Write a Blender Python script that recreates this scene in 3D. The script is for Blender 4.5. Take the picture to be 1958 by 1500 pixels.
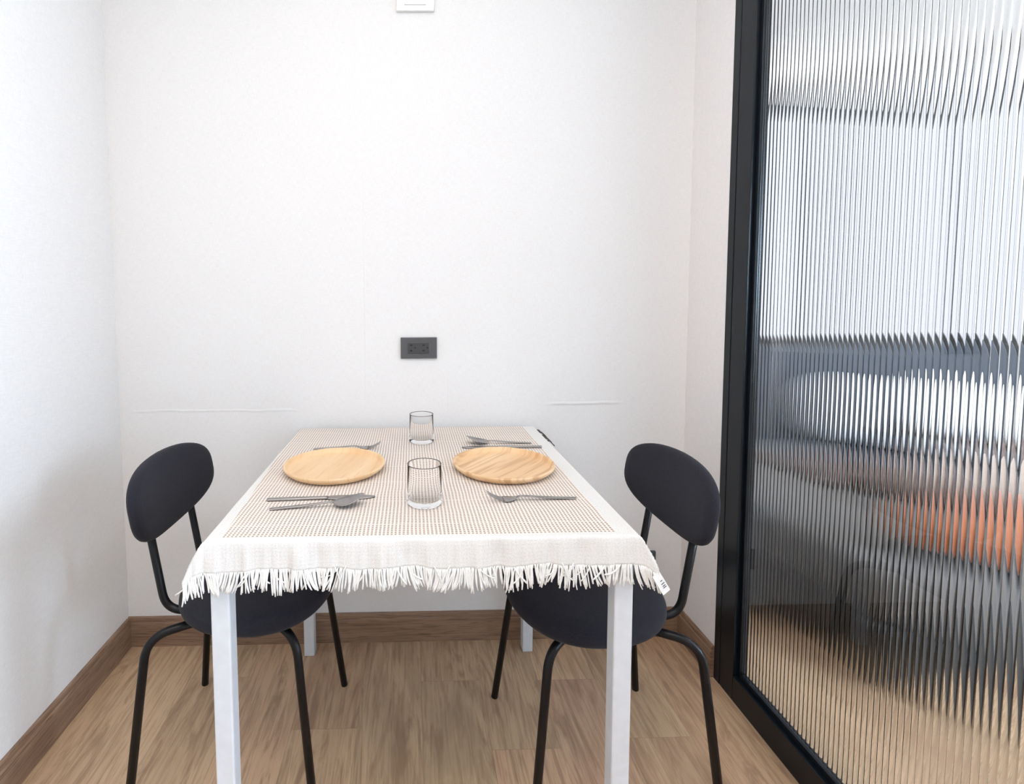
import bpy, bmesh, math, random
from mathutils import Vector, Matrix
S = bpy.context.scene
C = S.collection
for o in list(bpy.data.objects): bpy.data.objects.remove(o)
random.seed(7)
PI = math.pi

# ------------------------------------------------------------------ camera
def camera():
    yaw, pitch, roll = .0203, .0636, -.0055
    cy, sy = math.cos(yaw), math.sin(yaw)
    f = Vector((sy, cy, 0)); r = Vector((cy, -sy, 0)); u = Vector((0, 0, 1))
    cp, sp = math.cos(pitch), math.sin(pitch)
    f2 = f*cp - u*sp; u2 = u*cp + f*sp
    cr, sr = math.cos(roll), math.sin(roll)
    R = r*cr + u2*sr; U = -r*sr + u2*cr
    cam = bpy.data.cameras.new('camera'); o = bpy.data.objects.new('camera', cam); C.objects.link(o)
    M = Matrix((R, U, -f2)).transposed().to_4x4(); M.translation = Vector((-.0168, -1.6428, 1.1602))
    o.matrix_world = M
    cam.sensor_fit = 'HORIZONTAL'; cam.sensor_width = 36; cam.lens = 955.5/1958*36
    cam.shift_x = (979-805.2)/1958; cam.shift_y = (635.3-750)/1958
    cam.clip_start = .02; cam.clip_end = 60
    S.camera = o
camera()

# ------------------------------------------------------------------ world, lights, exposure
W = bpy.data.worlds.new('sky'); S.world = W; W.use_nodes = True
bg = W.node_tree.nodes['Background']
bg.inputs[0].default_value = (.85, .885, 1.0, 1); bg.inputs[1].default_value = 1.12
S.view_settings.view_transform = 'Standard'; S.view_settings.look = 'None'
S.view_settings.gamma = 1; S.view_settings.exposure = 0.0; S.view_settings.use_curve_mapping = False
cyc = S.cycles
cyc.max_bounces = 14; cyc.transmission_bounces = 12; cyc.transparent_max_bounces = 12
cyc.diffuse_bounces = 5; cyc.glossy_bounces = 5
cyc.caustics_refractive = True; cyc.caustics_reflective = False
cyc.sample_clamp_indirect = 6.0
cyc.use_denoising = True

def area(name, loc, target, sx, sy, power, col, portal=False, shape='RECTANGLE'):
    L = bpy.data.lights.new(name, 'AREA'); L.shape = shape; L.size = sx; L.size_y = sy
    L.energy = power; L.color = col
    if portal: L.cycles.is_portal = True
    o = bpy.data.objects.new(name, L); C.objects.link(o); o.location = loc
    d = Vector(target) - Vector(loc)
    o.rotation_euler = d.to_track_quat('-Z', 'Y').to_euler()
    return o
WIN2 = (1.72, 4.05, .88, 2.37)           # window beyond the glass door: x0, x1, z0, z1 on the wall y = 1.2
area('window_portal', (2.9, 1.36, 1.58), (2.9, 0, 1.58), 2.5, 1.5, 1, (1, 1, 1), portal=True)
area('ceiling_lamp_dining', (-.02, -.62, 2.58), (-.02, -.50, 0), .5, .5, 1.6, (1, .97, .94), shape='DISK')
area('ceiling_lamp_hall', (-.05, -1.75, 2.58), (-.05, -1.75, 0), 1.5, 1.0, 23.5, (1, .925, .88))
area('bedroom_wall_fill', (2.9, -.75, 2.45), (2.75, 1.2, 1.75), 1.5, .25, 34, (1, .97, .94))  # added unseen light, tilted to brighten the bedroom wall above the window
area('bedroom_side_fill', (4.37, -2.45, 1.5), (-.9, -.5, .8), 2.1, 1.1, 310, (.60, .785, 1.0))  # added blue light on the windowless far wall, replaces daylight through the glass

# ------------------------------------------------------------------ helpers
def new_mat(name):
    m = bpy.data.materials.new(name); m.use_nodes = True
    nt = m.node_tree; b = nt.nodes['Principled BSDF']
    return m, nt, b
def N(nt, t, **kw):
    n = nt.nodes.new(t)
    for k, v in kw.items():
        if hasattr(n, k): setattr(n, k, v)
        else: n.inputs[k].default_value = v
    return n
def L(nt, a, b): nt.links.new(a, b)
def math_(nt, op, a, b=None, c=None, clamp=False):
    n = nt.nodes.new('ShaderNodeMath'); n.operation = op; n.use_clamp = clamp
    for i, v in enumerate((a, b, c)):
        if v is None: continue
        if isinstance(v, (int, float)): n.inputs[i].default_value = v
        else: L(nt, v, n.inputs[i])
    return n.outputs[0]
def ramp(nt, fac, stops, interp='LINEAR'):
    n = nt.nodes.new('ShaderNodeValToRGB'); cr = n.color_ramp; cr.interpolation = interp
    while len(cr.elements) < len(stops): cr.elements.new(.5)
    for e, (p, c) in zip(cr.elements, stops):
        e.position = p; e.color = (*c, 1) if len(c) == 3 else c
    L(nt, fac, n.inputs[0]); return n.outputs[0]
def mix(nt, fac, a, b, blend='MIX'):
    n = nt.nodes.new('ShaderNodeMix'); n.data_type = 'RGBA'; n.blend_type = blend
    for i, v in ((0, fac), (6, a), (7, b)):
        if isinstance(v, (int, float)): n.inputs[i].default_value = v
        elif isinstance(v, tuple): n.inputs[i].default_value = (*v[:3], 1)
        else: L(nt, v, n.inputs[i])
    return n.outputs[2]
def bump(nt, b, h, strength=.2, dist=.001):
    n = N(nt, 'ShaderNodeBump'); n.inputs['Strength'].default_value = strength; n.inputs['Distance'].default_value = dist
    L(nt, h, n.inputs['Height']); L(nt, n.outputs[0], b.inputs['Normal']); return n
def plain(name, col, rough=.5, metal=0, noise=0.04, nscale=40, bmp=0, spec=.5):
    m, nt, b = new_mat(name)
    tc = N(nt, 'ShaderNodeTexCoord'); nz = N(nt, 'ShaderNodeTexNoise'); nz.inputs['Scale'].default_value = nscale; nz.inputs['Detail'].default_value = 4
    L(nt, tc.outputs['Object'], nz.inputs['Vector'])
    lo = tuple(max(0, c*(1-noise)) for c in col); hi = tuple(min(1, c*(1+noise)) for c in col)
    L(nt, ramp(nt, nz.outputs[0], [(.3, lo), (.7, hi)]), b.inputs['Base Color'])
    b.inputs['Roughness'].default_value = rough; b.inputs['Metallic'].default_value = metal
    b.inputs['Specular IOR Level'].default_value = spec
    if bmp: bump(nt, b, nz.outputs[0], bmp, .001)
    return m
def fabric(name, col, scale=900, var=.25, sheen=.3):
    m, nt, b = new_mat(name)
    tc = N(nt, 'ShaderNodeTexCoord')
    nz = N(nt, 'ShaderNodeTexNoise'); nz.inputs['Scale'].default_value = scale; nz.inputs['Detail'].default_value = 2
    L(nt, tc.outputs['Object'], nz.inputs['Vector'])
    lo = tuple(c*(1-var) for c in col); hi = tuple(min(1, c*(1+var)) for c in col)
    L(nt, ramp(nt, nz.outputs[0], [(.3, lo), (.7, hi)]), b.inputs['Base Color'])
    b.inputs['Roughness'].default_value = .9; b.inputs['Specular IOR Level'].default_value = .2
    b.inputs['Sheen Weight'].default_value = sheen; b.inputs['Sheen Roughness'].default_value = .5
    bump(nt, b, nz.outputs[0], .35, .0008)
    return m

# wall: woven off-white wallpaper
def wall_mat(name, col, wrinkles=False):
    m, nt, b = new_mat(name)
    g = N(nt, 'ShaderNodeNewGeometry')
    mp = N(nt, 'ShaderNodeMapping'); mp.inputs['Scale'].default_value = (60, 60, 700)
    mp2 = N(nt, 'ShaderNodeMapping'); mp2.inputs['Scale'].default_value = (700, 700, 60)
    n1 = N(nt, 'ShaderNodeTexNoise'); n1.inputs['Scale'].default_value = 1; n1.inputs['Detail'].default_value = 3
    n2 = N(nt, 'ShaderNodeTexNoise'); n2.inputs['Scale'].default_value = 1; n2.inputs['Detail'].default_value = 3
    L(nt, g.outputs['Position'], mp.inputs[0]); L(nt, mp.outputs[0], n1.inputs['Vector'])
    L(nt, g.outputs['Position'], mp2.inputs[0]); L(nt, mp2.outputs[0], n2.inputs['Vector'])
    s = math_(nt, 'ADD', n1.outputs[0], n2.outputs[0]); s = math_(nt, 'MULTIPLY', s, .5)
    L(nt, ramp(nt, s, [(.32, tuple(c*.93 for c in col)), (.65, tuple(min(1, c*1.03) for c in col))]), b.inputs['Base Color'])
    b.inputs['Roughness'].default_value = .85; b.inputs['Specular IOR Level'].default_value = .2
    h = math_(nt, 'MULTIPLY', s, .35)
    if wrinkles:
        sx = N(nt, 'ShaderNodeSeparateXYZ'); L(nt, g.outputs['Position'], sx.inputs[0])
        X, Z = sx.outputs[0], sx.outputs[2]
        def ridge(c0, width, axis, lo, hi, other, wob=.004, amp=1.0):
            nz = N(nt, 'ShaderNodeTexNoise'); nz.inputs['Scale'].default_value = 9
            L(nt, g.outputs['Position'], nz.inputs['Vector'])
            w = math_(nt, 'MULTIPLY', math_(nt, 'SUBTRACT', nz.outputs[0], .5), wob*4)
            d = math_(nt, 'ABSOLUTE', math_(nt, 'SUBTRACT', math_(nt, 'ADD', axis, w), c0))
            r = math_(nt, 'SUBTRACT', 1, math_(nt, 'DIVIDE', d, width), clamp=True)
            e1 = math_(nt, 'DIVIDE', math_(nt, 'SUBTRACT', other, lo), .05, clamp=True)
            e2 = math_(nt, 'DIVIDE', math_(nt, 'SUBTRACT', hi, other), .05, clamp=True)
            return math_(nt, 'MULTIPLY', math_(nt, 'MULTIPLY', math_(nt, 'MULTIPLY', e1, e2), r), amp)
        for a in (ridge(.800, .006, Z, -.95, -.38, X, amp=1.6), ridge(.812, .007, Z, .42, .70, X, amp=3.2),
                  ridge(-.167, .004, X, .8, 1.62, Z, wob=.001, amp=1.0), ridge(.106, .0035, X, .78, .95, Z, wob=.001, amp=.8)):
            h = math_(nt, 'ADD', h, a)
    bump(nt, b, h, .5, .0012)
    return m

def floor_mat():
    m, nt, b = new_mat('oak_laminate')
    g = N(nt, 'ShaderNodeNewGeometry'); sx = N(nt, 'ShaderNodeSeparateXYZ'); L(nt, g.outputs['Position'], sx.inputs[0])
    X, Y = sx.outputs[0], sx.outputs[1]
    pw, pl = .178, 1.20
    xi = math_(nt, 'DIVIDE', math_(nt, 'ADD', X, 3.019), pw); ix = math_(nt, 'FLOOR', xi); fx = math_(nt, 'FRACT', xi)
    wn = N(nt, 'ShaderNodeTexWhiteNoise', noise_dimensions='1D'); L(nt, ix, wn.inputs['W'])
    yo = math_(nt, 'MULTIPLY', wn.outputs[0], pl)
    yi = math_(nt, 'DIVIDE', math_(nt, 'ADD', math_(nt, 'ADD', Y, 10), yo), pl); iy = math_(nt, 'FLOOR', yi); fy = math_(nt, 'FRACT', yi)
    cmb = N(nt, 'ShaderNodeCombineXYZ'); L(nt, ix, cmb.inputs[0]); L(nt, iy, cmb.inputs[1])
    wn2 = N(nt, 'ShaderNodeTexWhiteNoise', noise_dimensions='2D'); L(nt, cmb.outputs[0], wn2.inputs['Vector'])
    rnd = wn2.outputs[0]
    off = N(nt, 'ShaderNodeVectorMath', operation='SCALE'); L(nt, wn2.outputs['Color'], off.inputs[0]); off.inputs['Scale'].default_value = 7
    ad = N(nt, 'ShaderNodeVectorMath', operation='ADD'); L(nt, g.outputs['Position'], ad.inputs[0]); L(nt, off.outputs[0], ad.inputs[1])
    def grain(sc, det, dis, rough=.6):
        mp = N(nt, 'ShaderNodeMapping'); mp.inputs['Scale'].default_value = sc; L(nt, ad.outputs[0], mp.inputs[0])
        nz = N(nt, 'ShaderNodeTexNoise'); nz.inputs['Scale'].default_value = 1; nz.inputs['Detail'].default_value = det
        nz.inputs['Distortion'].default_value = dis; nz.inputs['Roughness'].default_value = rough
        L(nt, mp.outputs[0], nz.inputs['Vector']); return nz.outputs[0]
    g1 = grain((6, 1.3, 5), 5, 1.6); g2 = grain((120, 7, 5), 5, .8); g3 = grain((15, 1.9, 5), 7, 3.2)
    base = ramp(nt, rnd, [(0, (.38, .235, .15)), (.25, (.62, .40, .245)), (.5, (.44, .32, .20)), (.75, (.68, .455, .285)), (1, (.52, .32, .215))])
    base = mix(nt, ramp(nt, g1, [(.4, (0, 0, 0)), (.75, (1, 1, 1))]), base, (.68, .475, .30), 'MIX')
    base = mix(nt, math_(nt, 'MULTIPLY', ramp(nt, g3, [(.34, (1, 1, 1)), (.5, (0, 0, 0))]), .72), base, (.30, .185, .11))
    base = mix(nt, math_(nt, 'MULTIPLY', ramp(nt, g2, [(.35, (1, 1, 1)), (.55, (0, 0, 0))]), .5), base, (.29, .185, .115))
    # knots
    mpk = N(nt, 'ShaderNodeMapping'); mpk.inputs['Scale'].default_value = (5.2, 2.6, 1); L(nt, ad.outputs[0], mpk.inputs[0])
    vo = N(nt, 'ShaderNodeTexVoronoi'); vo.inputs['Scale'].default_value = 1.2; L(nt, mpk.outputs[0], vo.inputs['Vector'])
    base = mix(nt, math_(nt, 'MULTIPLY', ramp(nt, vo.outputs['Distance'], [(.02, (1, 1, 1)), (.07, (0, 0, 0))]), .6), base, (.10, .055, .03))
    e = math_(nt, 'MINIMUM', math_(nt, 'MULTIPLY', math_(nt, 'MINIMUM', fx, math_(nt, 'SUBTRACT', 1, fx)), pw),
              math_(nt, 'MULTIPLY', math_(nt, 'MINIMUM', fy, math_(nt, 'SUBTRACT', 1, fy)), pl))
    seam = ramp(nt, math_(nt, 'MULTIPLY', e, 300), [(.12, (1, 1, 1)), (.35, (0, 0, 0))])
    base = mix(nt, math_(nt, 'MULTIPLY', seam, .28), base, (.14, .09, .06))
    L(nt, base, b.inputs['Base Color'])
    b.inputs['Roughness'].default_value = .42; b.inputs['Specular IOR Level'].default_value = .35
    bump(nt, b, math_(nt, 'SUBTRACT', g2, seam), .25, .0006)
    return m

def wood_mat(name, cols, scale=(1.2, 14, 14), streak=(.45, .62), rough=.45, rot=0, dark=.5):
    m, nt, b = new_mat(name)
    tc = N(nt, 'ShaderNodeTexCoord')
    mp = N(nt, 'ShaderNodeMapping'); mp.inputs['Scale'].default_value = scale; mp.inputs['Rotation'].default_value = (0, 0, rot)
    mp0 = N(nt, 'ShaderNodeMapping'); mp0.inputs['Rotation'].default_value = (0, 0, rot)
    L(nt, tc.outputs['Object'], mp0.inputs[0]); mp.inputs['Rotation'].default_value = (0, 0, 0); L(nt, mp0.outputs[0], mp.inputs[0])
    n1 = N(nt, 'ShaderNodeTexNoise'); n1.inputs['Scale'].default_value = 1; n1.inputs['Detail'].default_value = 3; n1.inputs['Distortion'].default_value = .6
    L(nt, mp.outputs[0], n1.inputs['Vector'])
    mp2 = N(nt, 'ShaderNodeMapping'); mp2.inputs['Scale'].default_value = tuple(s*4.5 for s in scale); L(nt, mp0.outputs[0], mp2.inputs[0])
    n2 = N(nt, 'ShaderNodeTexNoise'); n2.inputs['Scale'].default_value = 1; n2.inputs['Detail'].default_value = 3; n2.inputs['Distortion'].default_value = .3
    L(nt, mp2.outputs[0], n2.inputs['Vector'])
    c = ramp(nt, n1.outputs[0], [(.25, cols[0]), (.5, cols[1]), (.75, cols[2])])
    c = mix(nt, math_(nt, 'MULTIPLY', ramp(nt, n2.outputs[0], [(streak[0], (1, 1, 1)), (streak[1], (0, 0, 0))]), dark), c, cols[3])
    L(nt, c, b.inputs['Base Color']); b.inputs['Roughness'].default_value = rough
    bump(nt, b, n2.outputs[0], .12, .0005)
    return m

M = {}
M['wall'] = wall_mat('wallpaper_white', (.86, .852, .842))
M['wall_back'] = wall_mat('wallpaper_back', (.86, .852, .842), True)
M['wall_right'] = wall_mat('wallpaper_warm', (.85, .815, .80))
M['ceiling'] = plain('ceiling_paint', (.90, .90, .89), .9)
M['floor'] = floor_mat()
M['base'] = wood_mat('baseboard_wood', [(.20, .12, .075), (.29, .18, .115), (.34, .22, .145), (.11, .062, .038)], (3, 3, 60), (.36, .5), .5, dark=.6)
M['base_side'] = wood_mat('baseboard_wood_side', [(.20, .12, .075), (.29, .18, .115), (.34, .22, .145), (.11, .062, .038)], (3, 3, 60), (.36, .5), .5, dark=.6)
M['white'] = plain('white_lacquer', (.70, .73, .77), .35)
M['top'] = plain('white_table_top', (.85, .85, .84), .4)
M['black'] = plain('black_steel', (.004, .004, .005), .4, spec=.3)
M['frame'] = plain('black_aluminium', (.005, .008, .012), .28, 0, .1, 80, spec=.28)
M['fab'] = fabric('charcoal_fabric', (.020, .020, .027), 700, .35, .06)
M['plate'] = plain('grey_plastic', (.085, .085, .09), .4)
M['insert'] = plain('dark_grey_plastic', (.05, .048, .052), .35)
M['hole'] = plain('socket_hole', (.003, .003, .003), .6)
M['wplastic'] = plain('white_plastic', (.86, .86, .85), .3)
M['metal'] = plain('pewter_steel', (.36, .34, .33), .32, 1.0, .08, 200)
M['plate_l'] = wood_mat('plate_wood_pale', [(.74, .47, .24), (.80, .55, .31), (.84, .61, .37), (.66, .36, .14)], (24, 2, 2), (.30, .44), .45, rot=.25, dark=.45)
M['plate_r'] = wood_mat('plate_wood_grained', [(.72, .43, .22), (.80, .54, .30), (.84, .60, .37), (.47, .23, .085)], (15, .9, 2), (.38, .52), .45, rot=.74, dark=.6)
M['fringe'] = plain('cotton_fringe', (.86, .85, .82), .9, 0, .05, 300)
M['dark_yarn'] = plain('dark_yarn', (.10, .09, .085), .9)
M['bed_base'] = fabric('dark_grey_upholstery', (.022, .022, .022), 300)
M['headboard'] = fabric('slate_upholstery', (.06, .078, .105), 300)
M['sheet'] = fabric('beige_sheet', (.42, .33, .27), 200, .1)
M['greysheet'] = fabric('grey_sheet', (.17, .155, .145), 200, .1)
M['brown'] = fabric('brown_blanket', (.13, .075, .06), 200, .2)
M['orange'] = fabric('orange_fabric', (.45, .145, .06), 200, .1)
M['pillow'] = fabric('white_pillowcase', (.85, .85, .85), 200, .05)

def glass_mat(name, col=(1, 1, 1), rough=0.0, ior=1.5):
    m, nt, b = new_mat(name)
    b.inputs['Transmission Weight'].default_value = 1; b.inputs['Roughness'].default_value = rough
    b.inputs['IOR'].default_value = ior
    tc = N(nt, 'ShaderNodeTexCoord'); nz = N(nt, 'ShaderNodeTexNoise'); nz.inputs['Scale'].default_value = 3
    L(nt, tc.outputs['Object'], nz.inputs['Vector'])
    L(nt, ramp(nt, nz.outputs[0], [(0, tuple(c*.985 for c in col)), (1, col)]), b.inputs['Base Color'])
    return m
M['reed'] = glass_mat('reeded_glass', (.97, .985, .985), 0.0)
M['tumbler'] = glass_mat('clear_glass', (1, 1, 1), 0, 1.18)
M['rim'] = plain('tumbler_rim', (.16, .13, .12), .25, .3)

# cloth material: rows of beige dots woven into cream cotton, plain cream border
def cloth_mat():
    m, nt, b = new_mat('woven_cotton')
    uv = N(nt, 'ShaderNodeUVMap'); uv.uv_map = 'UVMap'
    sx = N(nt, 'ShaderNodeSeparateXYZ'); L(nt, uv.outputs[0], sx.inputs[0])
    s, t = sx.outputs[0], sx.outputs[1]      # unfolded metres: s = x, t = y
    P = .0072
    def tri(v, off):
        f = math_(nt, 'FRACT', math_(nt, 'DIVIDE', math_(nt, 'ADD', v, 10+off), P))
        return math_(nt, 'MULTIPLY', math_(nt, 'ABSOLUTE', math_(nt, 'SUBTRACT', f, .5)), 2)   # 0 at centre
    nz = N(nt, 'ShaderNodeTexNoise'); nz.inputs['Scale'].default_value = 14; L(nt, uv.outputs[0], nz.inputs['Vector'])
    wob = math_(nt, 'MULTIPLY', math_(nt, 'SUBTRACT', nz.outputs[0], .5), .004)
    a = tri(math_(nt, 'ADD', s, wob), 0); c = tri(t, 0)
    da = math_(nt, 'SUBTRACT', 1, math_(nt, 'DIVIDE', a, .56), clamp=True)
    dc = math_(nt, 'SUBTRACT', 1, math_(nt, 'DIVIDE', c, .78), clamp=True)
    dot = math_(nt, 'MULTIPLY', math_(nt, 'MINIMUM', da, dc), 4.5, clamp=True)
    def step(v, e, w=.0015): return math_(nt, 'DIVIDE', math_(nt, 'SUBTRACT', v, e), w, clamp=True)
    # pattern field: left edge slants a little
    ledge = math_(nt, 'ADD', s, math_(nt, 'MULTIPLY', math_(nt, 'ADD', t, .79), .05))
    inside = math_(nt, 'MULTIPLY', step(ledge, -.352), math_(nt, 'SUBTRACT', 1, step(s, .347)))
    inside = math_(nt, 'MULTIPLY', inside, step(t, -.783))
    # faint plain weft lines every 10 cm
    w = math_(nt, 'FRACT', math_(nt, 'DIVIDE', math_(nt, 'ADD', t, 10.03), .108))
    line = math_(nt, 'GREATER_THAN', w, .035)
    dot = math_(nt, 'MULTIPLY', dot, math_(nt, 'MULTIPLY', inside, math_(nt, 'ADD', math_(nt, 'MULTIPLY', line, .7), .3)))
    n2 = N(nt, 'ShaderNodeTexNoise'); n2.inputs['Scale'].default_value = 420; n2.inputs['Detail'].default_value = 3; L(nt, uv.outputs[0], n2.inputs['Vector'])
    cream = ramp(nt, n2.outputs[0], [(.3, (.69, .67, .64)), (.65, (.81, .795, .765))])
    cream = mix(nt, math_(nt, 'MULTIPLY', inside, .5), cream, (.87, .77, .68))
    n3 = N(nt, 'ShaderNodeTexNoise'); n3.inputs['Scale'].default_value = 6; L(nt, uv.outputs[0], n3.inputs['Vector'])
    dcol = ramp(nt, n3.outputs[0], [(.35, (.34, .235, .18)), (.65, (.44, .30, .22))])
    L(nt, mix(nt, math_(nt, 'MULTIPLY', dot, .92), cream, dcol), b.inputs['Base Color'])
    b.inputs['Roughness'].default_value = .92; b.inputs['Specular IOR Level'].default_value = .15
    b.inputs['Sheen Weight'].default_value = .1
    wv = math_(nt, 'ADD', math_(nt, 'MULTIPLY', math_(nt, 'ADD', a, c), .4), n2.outputs[0])
    bump(nt, b, wv, .35, .001)
    return m
M['cloth'] = cloth_mat()

# ------------------------------------------------------------------ mesh helpers
class MB:
    def __init__(s): s.v = []; s.f = []; s.sm = []
    def add(s, vs, fs, smooth=False):
        k = len(s.v); s.v += [tuple(v) for v in vs]; s.f += [tuple(i+k for i in f) for f in fs]; s.sm += [smooth]*len(fs)
    def box(s, x0, x1, y0, y1, z0, z1):
        s.add([(x, y, z) for z in (z0, z1) for y in (y0, y1) for x in (x0, x1)],
              [(0, 2, 3, 1), (4, 5, 7, 6), (0, 1, 5, 4), (2, 6, 7, 3), (0, 4, 6, 2), (1, 3, 7, 5)])
    def sweep(s, pts, radii, n=12, caps=True, flat=1.0):
        pts = [Vector(p) for p in pts]
        if not isinstance(radii, (list, tuple)): radii = [radii]*len(pts)
        t0 = (pts[1]-pts[0]).normalized(); a = Vector((0, 0, 1)) if abs(t0.z) < .9 else Vector((1, 0, 0))
        u = t0.cross(a).normalized(); vs = []; T = t0
        for i, p in enumerate(pts):
            t = (pts[min(i+1, len(pts)-1)]-pts[max(i-1, 0)]).normalized()
            q = T.rotation_difference(t); u = (q @ u).normalized(); T = t
            w = t.cross(u)
            for k in range(n):
                an = 2*PI*k/n; vs.append(p + (u*math.cos(an) + w*math.sin(an)*flat)*radii[i])
        fs = [(i*n+k, i*n+(k+1) % n, (i+1)*n+(k+1) % n, (i+1)*n+k) for i in range(len(pts)-1) for k in range(n)]
        s.add(vs, fs, True)
        if caps:
            b0 = len(s.v)-len(vs)
            s.f.append(tuple(b0+k for k in reversed(range(n)))); s.f.append(tuple(b0+(len(pts)-1)*n+k for k in range(n))); s.sm += [False]*2
    def lathe(s, prof, n=48, cx=0, cy=0):
        vs = []; 
        for r, z in prof:
            for k in range(n):
                a = 2*PI*k/n; vs.append((cx+r*math.cos(a), cy+r*math.sin(a), z))
        fs = [(i*n+k, i*n+(k+1) % n, (i+1)*n+(k+1) % n, (i+1)*n+k) for i in range(len(prof)-1) for k in range(n)]
        s.add(vs, fs, True)
    def build(s, name, mat, parent=None, bevel=0, seg=2, weld=False):
        me = bpy.data.meshes.new(name); me.from_pydata(s.v, [], s.f); me.update()
        bm = bmesh.new(); bm.from_mesh(me)
        for f, q in zip(bm.faces, s.sm): f.smooth = q
        if weld: bmesh.ops.remove_doubles(bm, verts=bm.verts, dist=1e-6)
        bmesh.ops.recalc_face_normals(bm, faces=bm.faces)
        bm.to_mesh(me); bm.free()
        o = bpy.data.objects.new(name, me); C.objects.link(o); me.materials.append(mat)
        if bevel:
            m = o.modifiers.new('bevel', 'BEVEL'); m.width = bevel; m.segments = seg; m.limit_method = 'ANGLE'; m.angle_limit = .6
            m.harden_normals = False
        if parent: o.parent = parent
        return o
def box(name, mat, x0, x1, y0, y1, z0, z1, parent=None, bevel=0, seg=2):
    m = MB(); m.box(x0, x1, y0, y1, z0, z1); return m.build(name, mat, parent, bevel, seg)
def tag(o, label=None, cat=None, group=None, kind=None):
    if label: o['label'] = label
    if cat: o['category'] = cat
    if group: o['group'] = group
    if kind: o['kind'] = kind
    return o
def struct(o): o['kind'] = 'structure'; return o
def empty(name, loc, rz=0):
    o = bpy.data.objects.new(name, None); C.objects.link(o); o.location = loc; o.rotation_euler = (0, 0, rz); o.empty_display_size = .05
    return o
def fillet(pts, rad, n=8):
    pts = [Vector(p) for p in pts]; out = [pts[0]]
    for i in range(1, len(pts)-1):
        a, p, b = pts[i-1], pts[i], pts[i+1]; r = rad if not isinstance(rad, (list, tuple)) else rad[i-1]
        da = (a-p).normalized(); db = (b-p).normalized(); ang = da.angle(db); d = r/math.tan(ang/2)
        d = min(d, (a-p).length*.95, (b-p).length*.95)
        for k in range(n+1):
            t = k/n; s0 = p+da*d; s1 = p+db*d
            out.append(s0*(1-t)**2 + p*2*t*(1-t)*1.0 + s1*t*t)
    out.append(pts[-1]); return out

# ------------------------------------------------------------------ setting
XL, XR, HC = -.9755, .9038, 2.60
struct(box('floor', M['floor'], XL-.1, 4.5, -3.7, 1.32, -.05, 0))
struct(box('ceiling', M['ceiling'], XL-.1, 4.5, -3.7, 1.32, HC, HC+.05))
struct(box('wall_back', M['wall_back'], XL-.1, XR, 0, .1, 0, HC))
struct(box('wall_left', M['wall'], XL-.1, XL, -3.6, 0, 0, HC))
struct(box('wall_right', M['wall_right'], XR, XR+.10, -.198, 1.2, 0, HC))
struct(box('wall_front', M['wall'], XL-.1, 4.5, -3.7, -3.6, 0, HC))
struct(box('wall_far', M['wall'], 4.4, 4.5, -3.6, 1.2, 0, HC))
w = MB(); x0, x1, z0, z1 = WIN2
w.box(XR+.10, x0, 1.2, 1.32, 0, HC); w.box(x1, 4.4, 1.2, 1.32, 0, HC); w.box(x0, x1, 1.2, 1.32, 0, z0); w.box(x0, x1, 1.2, 1.32, z1, HC)
struct(w.build('wall_window', M['wall']))
# baseboards: a flat board with a stepped, rounded top
def baseboard(name, p0, p1, nrm, mat):
    p0, p1, n = Vector(p0), Vector(p1), Vector(nrm)
    prof = [(0, 0), (.012, 0), (.012, .078), (.0105, .082), (.0085, .084), (.0085, .092), (.007, .0975), (.004, .1), (0, .1)]
    vs = [p + n*d + Vector((0, 0, z)) for p in (p0, p1) for d, z in prof]
    k = len(prof); fs = [(i, (i+1) % k, k+(i+1) % k, k+i) for i in range(k)] + [tuple(reversed(range(k))), tuple(range(k, 2*k))]
    m = MB(); m.add(vs, fs); return struct(m.build(name, mat))
baseboard('baseboard_back', (XL, 0, 0), (XR, 0, 0), (0, -1, 0), M['base'])
baseboard('baseboard_left', (XL, -.012, 0), (XL, -3.6, 0), (1, 0, 0), M['base_side'])
baseboard('baseboard_right', (XR, -.012, 0), (XR, -.198, 0), (-1, 0, 0), M['base_side'])

# ------------------------------------------------------------------ black framed reeded glass door
GY0, GY1 = -.228, -1.25       # panel from the jamb towards the camera, shortened out of view for side light
d = tag(empty('door_1', (XR+.02, -.2, 0)), kind='structure')
d['label'] = 'tall black framed partition panel of vertically reeded glass'
def dbox(name, *a, bevel=.0012, mat='frame', par=d):
    m = MB(); x0, x1, y0, y1, z0, z1 = a
    m.box(x0-d.location.x, x1-d.location.x, y0-d.location.y, y1-d.location.y, z0, z1)
    return m.build(name, M[mat], par, bevel)
dbox('jamb', XR-.001, XR+.09, -.226, -.199, 0, 2.42)
dbox('stile', XR+.0, XR+.045, -.287, -.2275, .0, 2.40)
dbox('glazing_bead', XR+.012, XR+.034, -.2985, -.2875, .075, 2.31)
dbox('stile', XR+.0, XR+.045, GY1-.06, GY1, 0, 2.40)
dbox('bottom_rail', XR+.0, XR+.045, GY1+.0005, -.2875, 0, .074)
dbox('glazing_bead', XR+.012, XR+.034, GY1+.0005, -.299, .0745, .088)
dbox('top_rail', XR+.0, XR+.045, GY1+.0005, -.2875, 2.32, 2.40)
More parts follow.
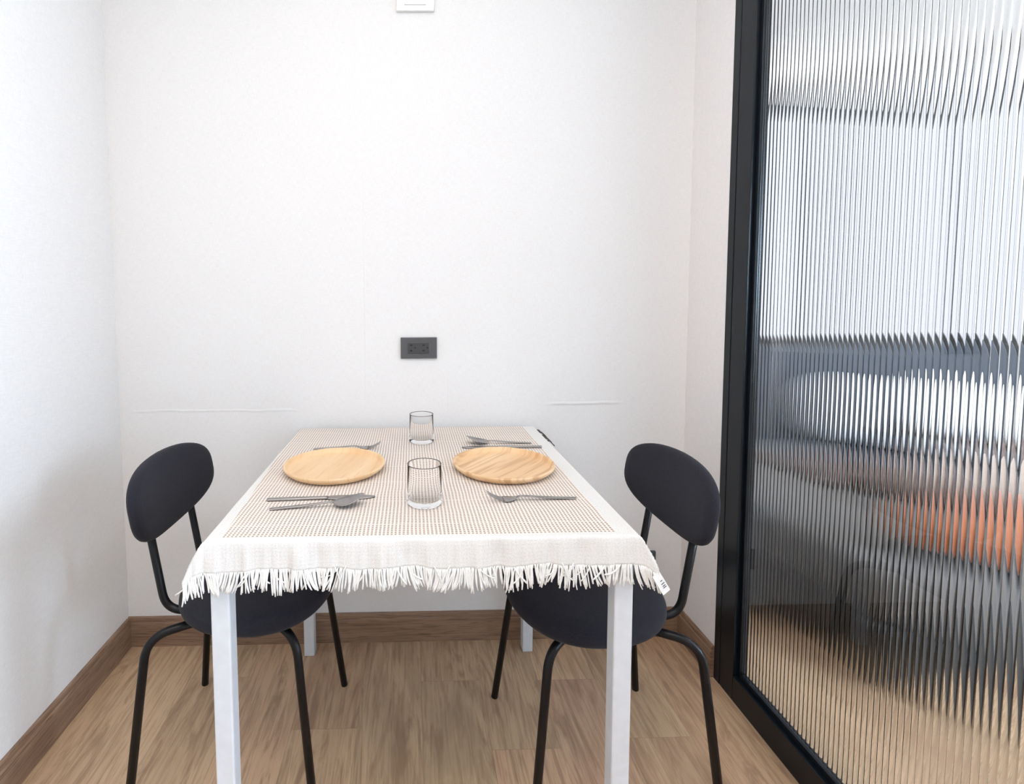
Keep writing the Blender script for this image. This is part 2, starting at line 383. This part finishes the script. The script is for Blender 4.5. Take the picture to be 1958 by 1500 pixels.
def reeded():
    P = .0125; sag = .0009; n = int((-.29-GY1)/P); seg = 12; m = MB(); xg = XR+.020; th = .0045
    zs = (.076, 2.318)
    prof = []
    for i in range(n):
        ys = -.2895 - i*P
        for k in range(seg):
            t = k/seg
            a = 2*t-1
            Rr = (P*P/4+sag*sag)/(2*sag)
            hgt = math.sqrt(Rr*Rr-(a*P/2)**2)-(Rr-sag)
            prof.append((xg+th+hgt, ys-t*P, i))
    yend = -.2895-n*P
    # ribs: separate vertex strips per rib so that the valley stays sharp
    for i in range(n):
        row = prof[i*seg:(i+1)*seg]; last = (xg+th, -.2895-(i+1)*P, i)
        row = row+[last]; vs = [(x, y, z) for z in zs for (x, y, _) in row]; k = len(row)
        m.add(vs, [(j, j+1, k+j+1, k+j) for j in range(k-1)], True)
    b0 = [(xg, -.2895, zs[0]), (xg, yend, zs[0]), (xg, -.2895, zs[1]), (xg, yend, zs[1])]
    m.add(b0, [(0, 2, 3, 1)])
    me = bpy.data.meshes.new('reeded_glass'); lx, ly = d.location.x, d.location.y
    me.from_pydata([(x-lx, y-ly, z) for x, y, z in m.v], [], m.f); me.update()
    for p, q in zip(me.polygons, m.sm): p.use_smooth = q
    # orient: ribs face -x, back faces +x
    bm = bmesh.new(); bm.from_mesh(me)
    for f in bm.faces:
        f.normal_update()
        front = f.calc_center_median().x + lx < xg+th*.5
        if (front and f.normal.x > 0) or (not front and f.normal.x < 0): f.normal_flip()
    bm.to_mesh(me); bm.free()
    o = bpy.data.objects.new('reeded_glass', me); C.objects.link(o); me.materials.append(M['reed']); o.parent = d
    o['label'] = 'vertically ribbed translucent glass pane'
reeded()

# ------------------------------------------------------------------ room beyond the glass
wn = tag(empty('window_1', (2.9, 1.2, WIN2[2])), kind='structure')
def wbox(name, x0, x1, y0, y1, z0, z1, mat='frame', bevel=.003):
    m = MB(); m.box(x0-2.9, x1-2.9, y0-1.2, y1-1.2, z0-WIN2[2], z1-WIN2[2]); return m.build(name, M[mat], wn, bevel)
wbox('window_frame', x0, x1, 1.19, 1.26, z1-.075, z1)
wbox('window_frame', x0, x0+.04, 1.19, 1.26, z0+.045, z1-.0755)
wbox('window_frame', x1-.04, x1, 1.19, 1.26, z0+.045, z1-.0755)
wbox('window_sill', x0, x1, 1.14, 1.26, z0, z0+.0445)
wbox('mullion', 2.86, 2.90, 1.20, 1.25, z0+.045, z1-.0755)
pane = MB(); pane.box(x0+.0405-2.9, 2.8595-2.9, .028, .034, .046, z1-z0-.076); pane.build('pane', M['tumbler'], wn)
pane = MB(); pane.box(2.9005-2.9, x1-.0405-2.9, .028, .034, .046, z1-z0-.076); pane.build('pane', M['tumbler'], wn)

def soft_block(name, mat, sx, sy, sz, loc, parent=None, n=3, rot=(0, 0, 0), bulge=.0, pw=3.2):
    """rounded cushion-like block as a superellipsoid mesh"""
    m = MB(); U, V = 36, 20; vs = []
    def sp(c, e): return math.copysign(abs(c)**e, c)
    e = 2/pw
    for j in range(V+1):
        ph = -PI/2+PI*j/V
        for i in range(U):
            th = 2*PI*i/U
            vs.append((sx*sp(math.cos(ph), .9)*sp(math.cos(th), e), sy*sp(math.cos(ph), .9)*sp(math.sin(th), e), sz*sp(math.sin(ph), .75)))
    fs = [(j*U+i, j*U+(i+1) % U, (j+1)*U+(i+1) % U, (j+1)*U+i) for j in range(V) for i in range(U)]
    m.add(vs, fs, True); o = m.build(name, mat, parent, weld=True); o.location = loc; o.rotation_euler = rot; return o
bed = tag(empty('bed', (2.35, .25, 0)), 'low dark grey bed behind the reeded glass', 'bed')
def bbox(name, x0, x1, y0, y1, z0, z1, mat, bevel=.02, seg=4, par=None):
    m = MB(); m.box(x0-2.35, x1-2.35, y0-.25, y1-.25, z0, z1); return m.build(name, M[mat], bed, bevel, seg)
bbox('bed_base', 1.42, 3.85, -.35, 1.02, 0, .17, 'bed_base')
bbox('mattress', 1.45, 3.82, -.33, 1.01, .171, .325, 'greysheet', .05, 5)
struct(box('trim_1', M['headboard'], 1.03, 4.2, 1.10, 1.20, 0, .875, None, .01))
struct(box('trim_2', M['headboard'], XR+.1, XR+.13, -.14, 1.095, 0, .875, None, .006))
cb = tag(empty('bedside_cabinet', (1.22, .5, 0)), 'low black cabinet between the bed and the partition wall, behind the glass', 'cabinet')
for nm, (a0, a1, b0_, b1_, c0_, c1_) in (('body', (-.17, .17, -.43, .45, 0, .36)), ('top_panel', (-.175, .175, -.44, .455, .3605, .38)), ('drawer_front', (-.165, .165, -.445, -.4305, .03, .345))):
    m = MB(); m.box(a0, a1, b0_, b1_, c0_, c1_); m.build(nm, M['bed_base'], cb, .003)
bl = MB()
U, V = 30, 20; vs = []
for j in range(V+1):
    for i in range(U+1):
        x = 1.95+1.8*i/U; y = .26+.44*j/V
        vs.append((x, y, .341+.006*math.sin(x*23+y*9)+.006*math.sin(y*31)))
bl.add(vs, [(j*(U+1)+i, j*(U+1)+i+1, (j+1)*(U+1)+i+1, (j+1)*(U+1)+i) for j in range(V) for i in range(U)], True)
o = bl.build('blanket', M['brown']); so = o.modifiers.new('s', 'SOLIDIFY'); so.thickness = .02; so.offset = 1
tag(o, 'dark brown blanket across the middle of the bed behind the glass', 'blanket')
tag(soft_block('cushion', M['orange'], .33, .12, .085, (1.96, -.20, .416)), 'orange cushion on the near end of the bed behind the glass', 'cushion')
tag(soft_block('cushion', M['sheet'], .30, .11, .11, (2.25, .05, .441)), 'beige cushion lying behind the orange one on the bed', 'cushion')
tag(soft_block('pillow', M['pillow'], .32, .09, .20, (2.75, .90, .53), rot=(-.25, 0, 0)), 'white pillow against the slate wall panel, nearer the door frame', 'pillow', 'white pillows on the bed')
tag(soft_block('pillow', M['pillow'], .32, .09, .20, (3.45, .90, .53), rot=(-.25, 0, 0)), 'white pillow against the slate wall panel, farther right', 'pillow', 'white pillows on the bed')

# ------------------------------------------------------------------ dining table
TX0, TX1, TY0, TY1, TZ = -.3727, .3773, -.7898, -.0398, .742
t = tag(empty('dining_table', (0, -.415, 0)), 'square white dining table under the cream cloth, against the wall', 'table')
def tbox(name, x0, x1, y0, y1, z0, z1, mat='white', bevel=.0015):
    m = MB(); m.box(x0, x1, y0+.415, y1+.415, z0, z1); return m.build(name, M[mat], t, bevel)
lw = .0335
tbox('tabletop', TX0, TX1, TY0, TY1, TZ-.018, TZ, 'top')
for lx in (TX0, TX1-lw):
    for ly in (TY0, TY1-lw):
        tbox('leg', lx, lx+lw, ly, ly+lw, 0, TZ-.0185, bevel=.003)
za, zb = .682, TZ-.0185
tbox('apron', TX0+lw+.0005, TX1-lw-.0005, TY0+.004, TY0+.024, za, zb)
tbox('apron', TX0+lw+.0005, TX1-lw-.0005, TY1-.024, TY1-.004, za, zb)
tbox('apron', TX0+.004, TX0+.024, TY0+lw+.0005, TY1-lw-.0005, za, zb)
tbox('apron', TX1-.024, TX1-.004, TY0+lw+.0005, TY1-lw-.0005, za, zb)

# ------------------------------------------------------------------ tablecloth
def noise1(x, seed=0):
    return (math.sin(x*1.7+seed)+math.sin(x*3.1+seed*2.3+1)+math.sin(x*5.3+seed*.7+2)*.6)/2.6
def drape(s, tt):
    """unfolded metres (s across, tt depth) to a point on the table or hanging from its edges"""
    e = .003
    a = max(0, TX0-e-s) ; a2 = max(0, s-(TX1+e)); b = max(0, (TY0-e)-tt); b2 = max(0, tt-(TY1+.002))
    sx = -1 if a > 0 else 1; ax = a if a > 0 else a2
    x = min(max(s, TX0-e), TX1+e); y = min(max(tt, TY0-e), TY1+.002); z = TZ+.0022
    z += .0007*noise1(s*14, 1)*noise1(tt*11, 3) + .0004
    if 0 < b or ax > 0 or b2 > 0:
        by = b if b > 0 else b2; sy = -1 if b > 0 else 1
        dd = math.hypot(ax, by)
        drop = dd-.0035*(1-math.exp(-dd/.004))
        corner = min(ax, by)
        rip = (.0045*noise1(s*26, 5)+.0022*noise1(s*71, 2))*min(1, by/.03) if by > ax else 0
        rip2 = .003*noise1(tt*22, 4)*min(1, ax/.03) if ax > by else 0
        x += sx*((1-math.exp(-ax/.004))*.0035 + ax*.08 + corner*.55 + abs(rip2))
        y += sy*((1-math.exp(-by/.004))*.0035 + by*.06 + corner*.45 + rip + .0015) if by > 0 else 0
        # hem sags differently along the edge
        z -= drop*(1+.06*noise1(s*9, 7))
    return (x, y, z)
S0, S1, T0, T1 = -.420, .418, -.846, -.030
def tablecloth():
    ns, nt_ = 210, 200
    def axis(lo, hi, n, edges):
        base = [lo+(hi-lo)*i/n for i in range(n+1)]
        ex = []
        for e in edges:
            ex += [e+dx for dx in (-.008, -.006, -.0045, -.0035, -.0025, -.0015, .0, .0015, .0025, .0035, .0045, .006, .008)]
        return sorted(set([round(v, 5) for v in base+ex if lo <= v <= hi]))
    ss = axis(S0, S1, ns, (TX0-.003, TX1+.003)); ts = axis(T0, T1, nt_, (TY0-.003, TY1+.002))
    vs = []; uvs = []
    for tt in ts:
        for s in ss:
            tj = tt
            if tt < -.80: tj = tt + .003*noise1(s*17, 9)*(-.80-tt)/.05
            vs.append(drape(s, tj)); uvs.append((s, tt))
    k = len(ss); fs = [(j*k+i, j*k+i+1, (j+1)*k+i+1, (j+1)*k+i) for j in range(len(ts)-1) for i in range(k-1)]
    me = bpy.data.meshes.new('tablecloth'); me.from_pydata(vs, [], fs); me.update()
    ul = me.uv_layers.new(name='UVMap')
    for lp in me.loops: ul.data[lp.index].uv = uvs[lp.vertex_index]
    for p in me.polygons: p.use_smooth = True
    o = bpy.data.objects.new('tablecloth', me); C.objects.link(o); me.materials.append(M['cloth'])
    so = o.modifiers.new('thickness', 'SOLIDIFY'); so.thickness = .0012; so.offset = 1
    tag(o, 'cream fringed tablecloth woven with rows of small beige dots', 'tablecloth')
    return o
cloth = tablecloth()
def fringe():
    m = MB(); rnd = random.Random(3)
    n = 380
    for i in range(n):
        s = S0+.002+(S1-S0-.004)*(i+.5)/n+rnd.uniform(-.0012, .0012)
        tj = T0+.003*noise1(s*17, 9)*(-.80-T0)/.05
        p = Vector(drape(s, tj+.001)); p.y -= .0008
        lean = .42*noise1(s*21, 3)+.25*noise1(s*60, 8)+rnd.uniform(-.14, .14)
        if s < TX0: lean = -.05+rnd.uniform(-.25, .35)
        if s > TX1: lean = .35+rnd.uniform(-.2, .3)
        if rnd.random() < .05: lean += rnd.choice((-.9, .9))
        ln = .037+.006*noise1(s*35, 4)+rnd.uniform(-.006, .005)
        cv = rnd.uniform(-.5, .5)
        pts = []; q = p.copy(); st = 6
        for k in range(st+1):
            pts.append(q.copy())
            u = k/st; an = lean*(.5+.9*u)+cv*(u-.5)*.9
            q = q + Vector((math.sin(an), -.06+.10*u*rnd.uniform(-1, 1)-.02, -math.cos(an)))*(ln/st)
        r = rnd.uniform(.0011, .0019)
        m.sweep(pts, [r*.9, r, r*1.05, r, r, r*.95, r*.8], 5)
    # a few loops of loose yarn
    for (s, w) in ((-.152, .02), (.02, .028), (.243, .02)):
        p = Vector(drape(s, T0+.01)); pts = []
        for k in range(13):
            a = PI*k/12; pts.append(p+Vector((w*k/12+(.004*math.sin(a*2)), -.004-.004*math.sin(a), -.030*math.sin(a)-.004)))
        m.sweep(pts, .0011, 5)
    o = m.build('fringe', M['fringe'], cloth); o['kind'] = 'stuff'; o['label'] = 'frayed white cotton fringe along the front hem'
fringe()
def tassels():
    m = MB(); rnd = random.Random(5)
    for (y0_, nn) in ((-.062, 7), (-.085, 5), (-.125, 6), (-.150, 5), (-.178, 3)):
        for k in range(nn):
            p = Vector((TX1+.009, y0_-k*.003, TZ-.002)); pts = []
            for j in range(5):
                pts.append(p+Vector((.0045*j+rnd.uniform(-.001, .002), -.004*j+rnd.uniform(-.002, .002), .0015*j-.0022*j*j*.5+rnd.uniform(-.001, .001))))
            m.sweep(pts, .0012, 5)
    o = m.build('side_tassels', M['dark_yarn'], cloth); o['kind'] = 'stuff'; o['label'] = 'dark grey yarn ends at the far right edge'
tassels()
lb = MB()
c0 = Vector(drape(S1-.004, T0+.004)) + Vector((-.010, -.003, -.004))
ex = Vector((.50, -.1, -.86)).normalized(); ey = Vector((.84, .2, .50)).normalized()
q = [c0, c0+ex*.036, c0+ex*.036+ey*.016, c0+ey*.016]; nrm = Vector((.1, -1, .1))*.0006
lb.add([p for p in q]+[p+nrm for p in q], [(0, 1, 2, 3), (7, 6, 5, 4), (0, 4, 5, 1), (1, 5, 6, 2), (2, 6, 7, 3), (3, 7, 4, 0)])
care = lb.build('care_label', M['wplastic'], cloth); care['label'] = 'small white fabric label with dark print'
pr = MB()
for k, (u0, ln_) in enumerate(((.014, .004), (.019, .007), (.023, .006), (.026, .007))):
    p = c0+ex*u0+ey*(.010-ln_*.5)+nrm*1.6; a = ex*.0012; bq = ey*ln_
    pr.add([p, p+a, p+a+bq, p+bq, p+nrm*.3, p+a+nrm*.3, p+a+bq+nrm*.3, p+bq+nrm*.3], [(3, 2, 1, 0), (4, 5, 6, 7), (0, 1, 5, 4), (1, 2, 6, 5), (2, 3, 7, 6), (3, 0, 4, 7)])
pr.build('print', M['insert'], care)

# ------------------------------------------------------------------ chairs
def pad(outline, levels):
    """outline(th)->(a,b) unit shape; levels = [(scale, height)]"""
    n = 64; vs = []
    for sc, h in levels:
        for k in range(n):
            a, b = outline(2*PI*k/n); vs.append((a*sc, b*sc, h))
    fs = [(i*n+k, i*n+(k+1) % n, (i+1)*n+(k+1) % n, (i+1)*n+k) for i in range(len(levels)-1) for k in range(n)]
    fs += [tuple(reversed(range(n))), tuple((len(levels)-1)*n+k for k in range(n))]
    return vs, fs
def spow(c, e): return math.copysign(abs(c)**e, c)
def make_chair(loc, rz, label):
    ch = tag(empty('dining_chair', loc, rz), label, 'chair', 'charcoal padded chairs at the dining table')
    # seat: wide rounded shape a little narrower at the rear
    def so(th):
        c, s = math.cos(th), math.sin(th)
        return (.188*spow(c, 2/2.25), .208*spow(s, 2/2.25)*(1+.05*c))
    vs, fs = pad(so, [(.90, .424), (.955, .426), (.985, .433), (1, .442), (.995, .452), (.975, .460), (.93, .466), (.80, .471), (.55, .4735), (.25, .4745)])
    m = MB(); m.add([(x-.011, y, z) for x, y, z in vs], fs, True); m.build('seat', M['fab'], ch)
    # under-seat frame
    m = MB()
    m.sweep(fillet([(-.115, -.12, .414), (.12, -.12, .414), (.12, .12, .414), (-.115, .12, .414)], .03), .0075, 10); 
    m.build('seat_frame', M['black'], ch)
    # backrest: padded oval panel, gently wrapped round the sitter
    HW, HH = .195, .0945
    def bo(th):
        c, s = math.cos(th), math.sin(th)
        return (HW*spow(c, 2/2.6), HH*spow(s, 2/2.9)*(1-.05*abs(c)))
    vs, fs = pad(bo, [(.90, -.013), (.96, -.0115), (.99, -.006), (1, 0), (.99, .007), (.95, .0125), (.86, .0165), (.6, .0195), (.3, .0205)])
    out = []
    for y, zz, h in vs:
        tilt = .17
        x = h + .75*y*y - zz*math.sin(tilt); z = .687 + zz*math.cos(tilt) + h*math.sin(tilt)
        out.append((-.252+x, y, z))
    m = MB(); m.add(out, fs, True); m.build('backrest', M['fab'], ch)
    for sg in (-1, 1):
        yb = .098*sg
        m = MB(); m.sweep(fillet([(-.06, yb, .424), (-.212, yb, .424), (-.257, yb, .70)], .05, 10), .0092, 12)
        m.build('back_post', M['black'], ch)
    for (x, y, xt, yt, xi, yi) in ((-.264, .197, -.222, .165, -.075, .085), (.160, .197, .114, .155, .0, .085)):
        for sg in (-1, 1):
            m = MB(); m.sweep(fillet([(xi, yi*sg, .408), (xt, yt*sg, .402), (x, y*sg, 0.001)], .062, 10), .0098, 12)
            m.build('leg', M['black'], ch)
    return ch
make_chair((-.392, -.389, 0), -.035, 'charcoal padded chair with black tube legs left of the table, beside the plain left wall')
make_chair((.388, -.446, 0), PI+.04, 'charcoal padded chair with black tube legs right of the table, beside the reeded glass')

# ------------------------------------------------------------------ plates
ZC = TZ+.0042    # top of the cloth
def plate(x, y, mat, label, rz=0):
    m = MB(); R = .1235
    m.lathe([(0, 0), (.100, 0), (.112, .003), (.1205, .0105), (R, .0165), (R-.0008, .0182), (R-.003, .0188), (R-.0055, .0184), (R-.0075, .0165), (R-.0095, .0115), (R-.012, .0082), (R-.016, .0068), (R-.022, .0064), (.05, .0062), (0, .0062)], 72)
    o = m.build('plate', mat, None, weld=True); o.location = (x, y, ZC); o.rotation_euler = (0, 0, rz)
    tag(o, label, 'plate', 'round wooden plates')
plate(-.206, -.435, M['plate_l'], 'pale round wooden plate on the left side of the table')
plate(.207, -.444, M['plate_r'], 'round wooden plate with strong slanted grain on the right side of the table')

# ------------------------------------------------------------------ tumblers
def tumbler(x, y, label):
    m = MB(); H = .082; R = .0345; w_ = .0009
    m.lathe([(0, .0012), (.031, .0004), (.0345, .0015), (.0365, .0065), (.0362, .012), (.0352, .03), (R, H-.001), (R-.0004, H), (R-w_+.0002, H), (R-w_, H-.001),
             (.0338, .03), (.0334, .016), (.0310, .0115), (.024, .0100), (0, .0098)], 72)
    o = m.build('drinking_glass', M['tumbler'], None, weld=True); o.location = (x, y, ZC)
    tag(o, label, 'glass', 'clear tumblers on the table centreline')
    r = MB(); n = 72; vs = []
    for k in range(n):
        a = 2*PI*k/n
        for j in range(8):
            b_ = 2*PI*j/8; rr = R-w_/2+.0009*math.cos(b_); vs.append((rr*math.cos(a), rr*math.sin(a), H+.0006+.0007*math.sin(b_)))
    r.add(vs, [(k*8+j, ((k+1) % n)*8+j, ((k+1) % n)*8+(j+1) % 8, k*8+(j+1) % 8) for k in range(n) for j in range(8)], True)
    rm = r.build('rim', M['rim'], o); rm['label'] = 'thin dark ring for the refracted rim line'  # dark colour stands in for refraction along the lip
tumbler(.0085, -.646, 'empty clear tumbler nearer the camera, in front of the gap between plates')
tumbler(.012, -.202, 'empty clear tumbler at the back of the table, nearer the wall')

# ------------------------------------------------------------------ cutlery (local: handle end at x=0, tip at +x, z up)
def strip(m, st, thick):
    """lofted flat bar: st = [(x, halfwidth, z, dish)]"""
    vs = []; k = 7
    for (x, hw, z, dish) in st:
        for top in (1, 0):
            rng = range(k) if top else range(k-1, -1, -1)
            for i in rng:
                a = -1+2*i/(k-1); vs.append((x, a*hw*1.18, z+dish*a*a+(thick*1.25*(1-.35*a*a) if top else 0)))
    n = 2*k
    fs = [(i*n+j, i*n+(j+1) % n, (i+1)*n+(j+1) % n, (i+1)*n+j) for i in range(len(st)-1) for j in range(n)]
    fs += [tuple(reversed(range(n))), tuple((len(st)-1)*n+j for j in range(n))]
    m.add(vs, fs, True)
def handle(par, L0, neck):
    m = MB(); strip(m, [(0, .003, .0006, 0), (.0015, .0042, .0004, 0), (.004, .0045, .0004, 0), (L0*.5, .0038, .0035, 0), (L0*.8, .0031, .0068, 0), (L0*.93, .0026, .0078, 0), (L0, neck, .0070, 0)], .0022)
    m.build('handle', M['metal'], par)
def fork(loc, rz, label, g):
    f = tag(empty('fork', loc, rz), label, 'fork', 'dark steel forks'); handle(f, .122, .0030)
    m = MB()
    strip(m, [(.1215, .0030, .0070, 0), (.128, .0045, .0050, .0), (.135, .0085, .0026, .0006), (.142, .0112, .0014, .001), (.149, .0118, .0016, .0012), (.152, .0118, .0020, .0012)], .0018)
    for i in range(4):
        yc = -.0094+.00627*i
        m.sweep([(.1505, yc, .0030), (.160, yc, .0048), (.170, yc, .0085), (.180, yc, .0140), (.188, yc*.96, .0195)], [.0016, .0015, .0014, .0012, .0006], 6, flat=.7)
    m.build('tines', M['metal'], f)
def spoon(loc, rz, label, g):
    f = tag(empty('spoon', loc, rz), label, 'spoon', 'dark steel spoons'); handle(f, .125, .0030)
    m = MB(); st = []
    for k in range(15):
        u = k/14; x = .1245+.062*u
        hw = .0030+ .0165*math.sin(PI*min(1, u*1.0)**.85)**.75 if 0 < u < 1 else (.0030 if u == 0 else .003)
        dz = .0070*(1-u)**2*(1-u) - .0012*math.sin(PI*u)+.0012 + .021*u**2.0
        st.append((x, hw, dz, .0045*math.sin(PI*u)))
    strip(m, st, .0012); m.build('bowl', M['metal'], f)
def knife(loc, rz, label, g):
    f = tag(empty('table_knife', loc, rz), label, 'knife', 'dark steel knives')
    m = MB(); strip(m, [(0, .003, .0004, 0), (.0015, .0046, .0002, 0), (.004, .005, .0002, 0), (.06, .0048, .0004, 0), (.118, .0045, .0006, 0), (.124, .0048, .0008, 0)], .0042); m.build('handle', M['metal'], f)
    m = MB(); strip(m, [(.1235, .0046, .0018, 0), (.128, .0075, .0018, 0), (.145, .0088, .0016, 0), (.185, .0092, .0012, 0), (.205, .0078, .0012, 0), (.217, .0048, .0012, 0), (.224, .0012, .0012, 0)], .0014); m.build('blade', M['metal'], f)
fork((-.291, -.266, ZC), .01, 'dark steel fork behind the left plate, tines pointing right', 0)
knife((-.318, -.622, ZC), .045, 'dark steel knife in front of the left plate, lying behind the spoon', 0)
spoon((-.300, -.668, ZC), .10, 'dark steel spoon in front of the left plate, closest to the fringe', 0)
knife((.347, -.272, ZC), PI-.02, 'dark steel knife directly behind the right plate, handle to the right', 0)
spoon((.328, -.232, ZC), PI-.03, 'dark steel spoon behind the right plate, farthest back near the wall', 0)
fork((.324, -.634, ZC), PI+.03, 'dark steel fork in front of the right plate, tines pointing left', 0)

# ------------------------------------------------------------------ wall plates
def socket(cx, cz, label, w=.119, h=.0695):
    s = tag(empty('wall_socket', (cx, 0, cz)), label, 'socket', 'dark grey wall sockets')
    m = MB(); m.box(-w/2, w/2, -.009, 0, -h/2, h/2); m.build('cover_plate', M['plate'], s, .0015)
    m = MB(); m.box(-.036, .034, -.0105, -.0092, -.0185, .0175); ins = m.build('socket_insert', M['insert'], s, .0006)
    for ox in (-.025, .0155):
        for (dx, dz, rx, rz_) in ((0, .0095, .0042, .003), (0, -.0085, .0042, .003), (.0128, .0008, .003, .0026)):
            m = MB(); n = 20
            a = [(ox+dx+rx*math.cos(2*PI*k/n), -.0109, dz+rz_*math.sin(2*PI*k/n)) for k in range(n)]
            b_ = [(x, -.0098, z) for x, y, z in a]
            m.add(a+b_, [tuple(range(n)), tuple(reversed(range(n, 2*n)))]+[(k, n+k, n+(k+1) % n, (k+1) % n) for k in range(n)])
            m.build('socket_hole', M['hole'], ins)
socket(.0085, 1.0035, 'dark grey double wall socket above the middle of the table')
socket(.753, .267, 'dark grey wall socket low down behind the right chair')
sw = tag(empty('switch_plate', (.0035, 0, 2.105)), 'white wall plate at the top edge above the dark socket', 'switch')
m = MB(); m.box(-.0595, .0595, -.010, 0, -.035, .035); m.build('cover_plate', M['wplastic'], sw, .0015)
m = MB(); m.box(-.034, .034, -.0125, -.0101, -.018, .018); m.build('rocker', M['wplastic'], sw, .001)
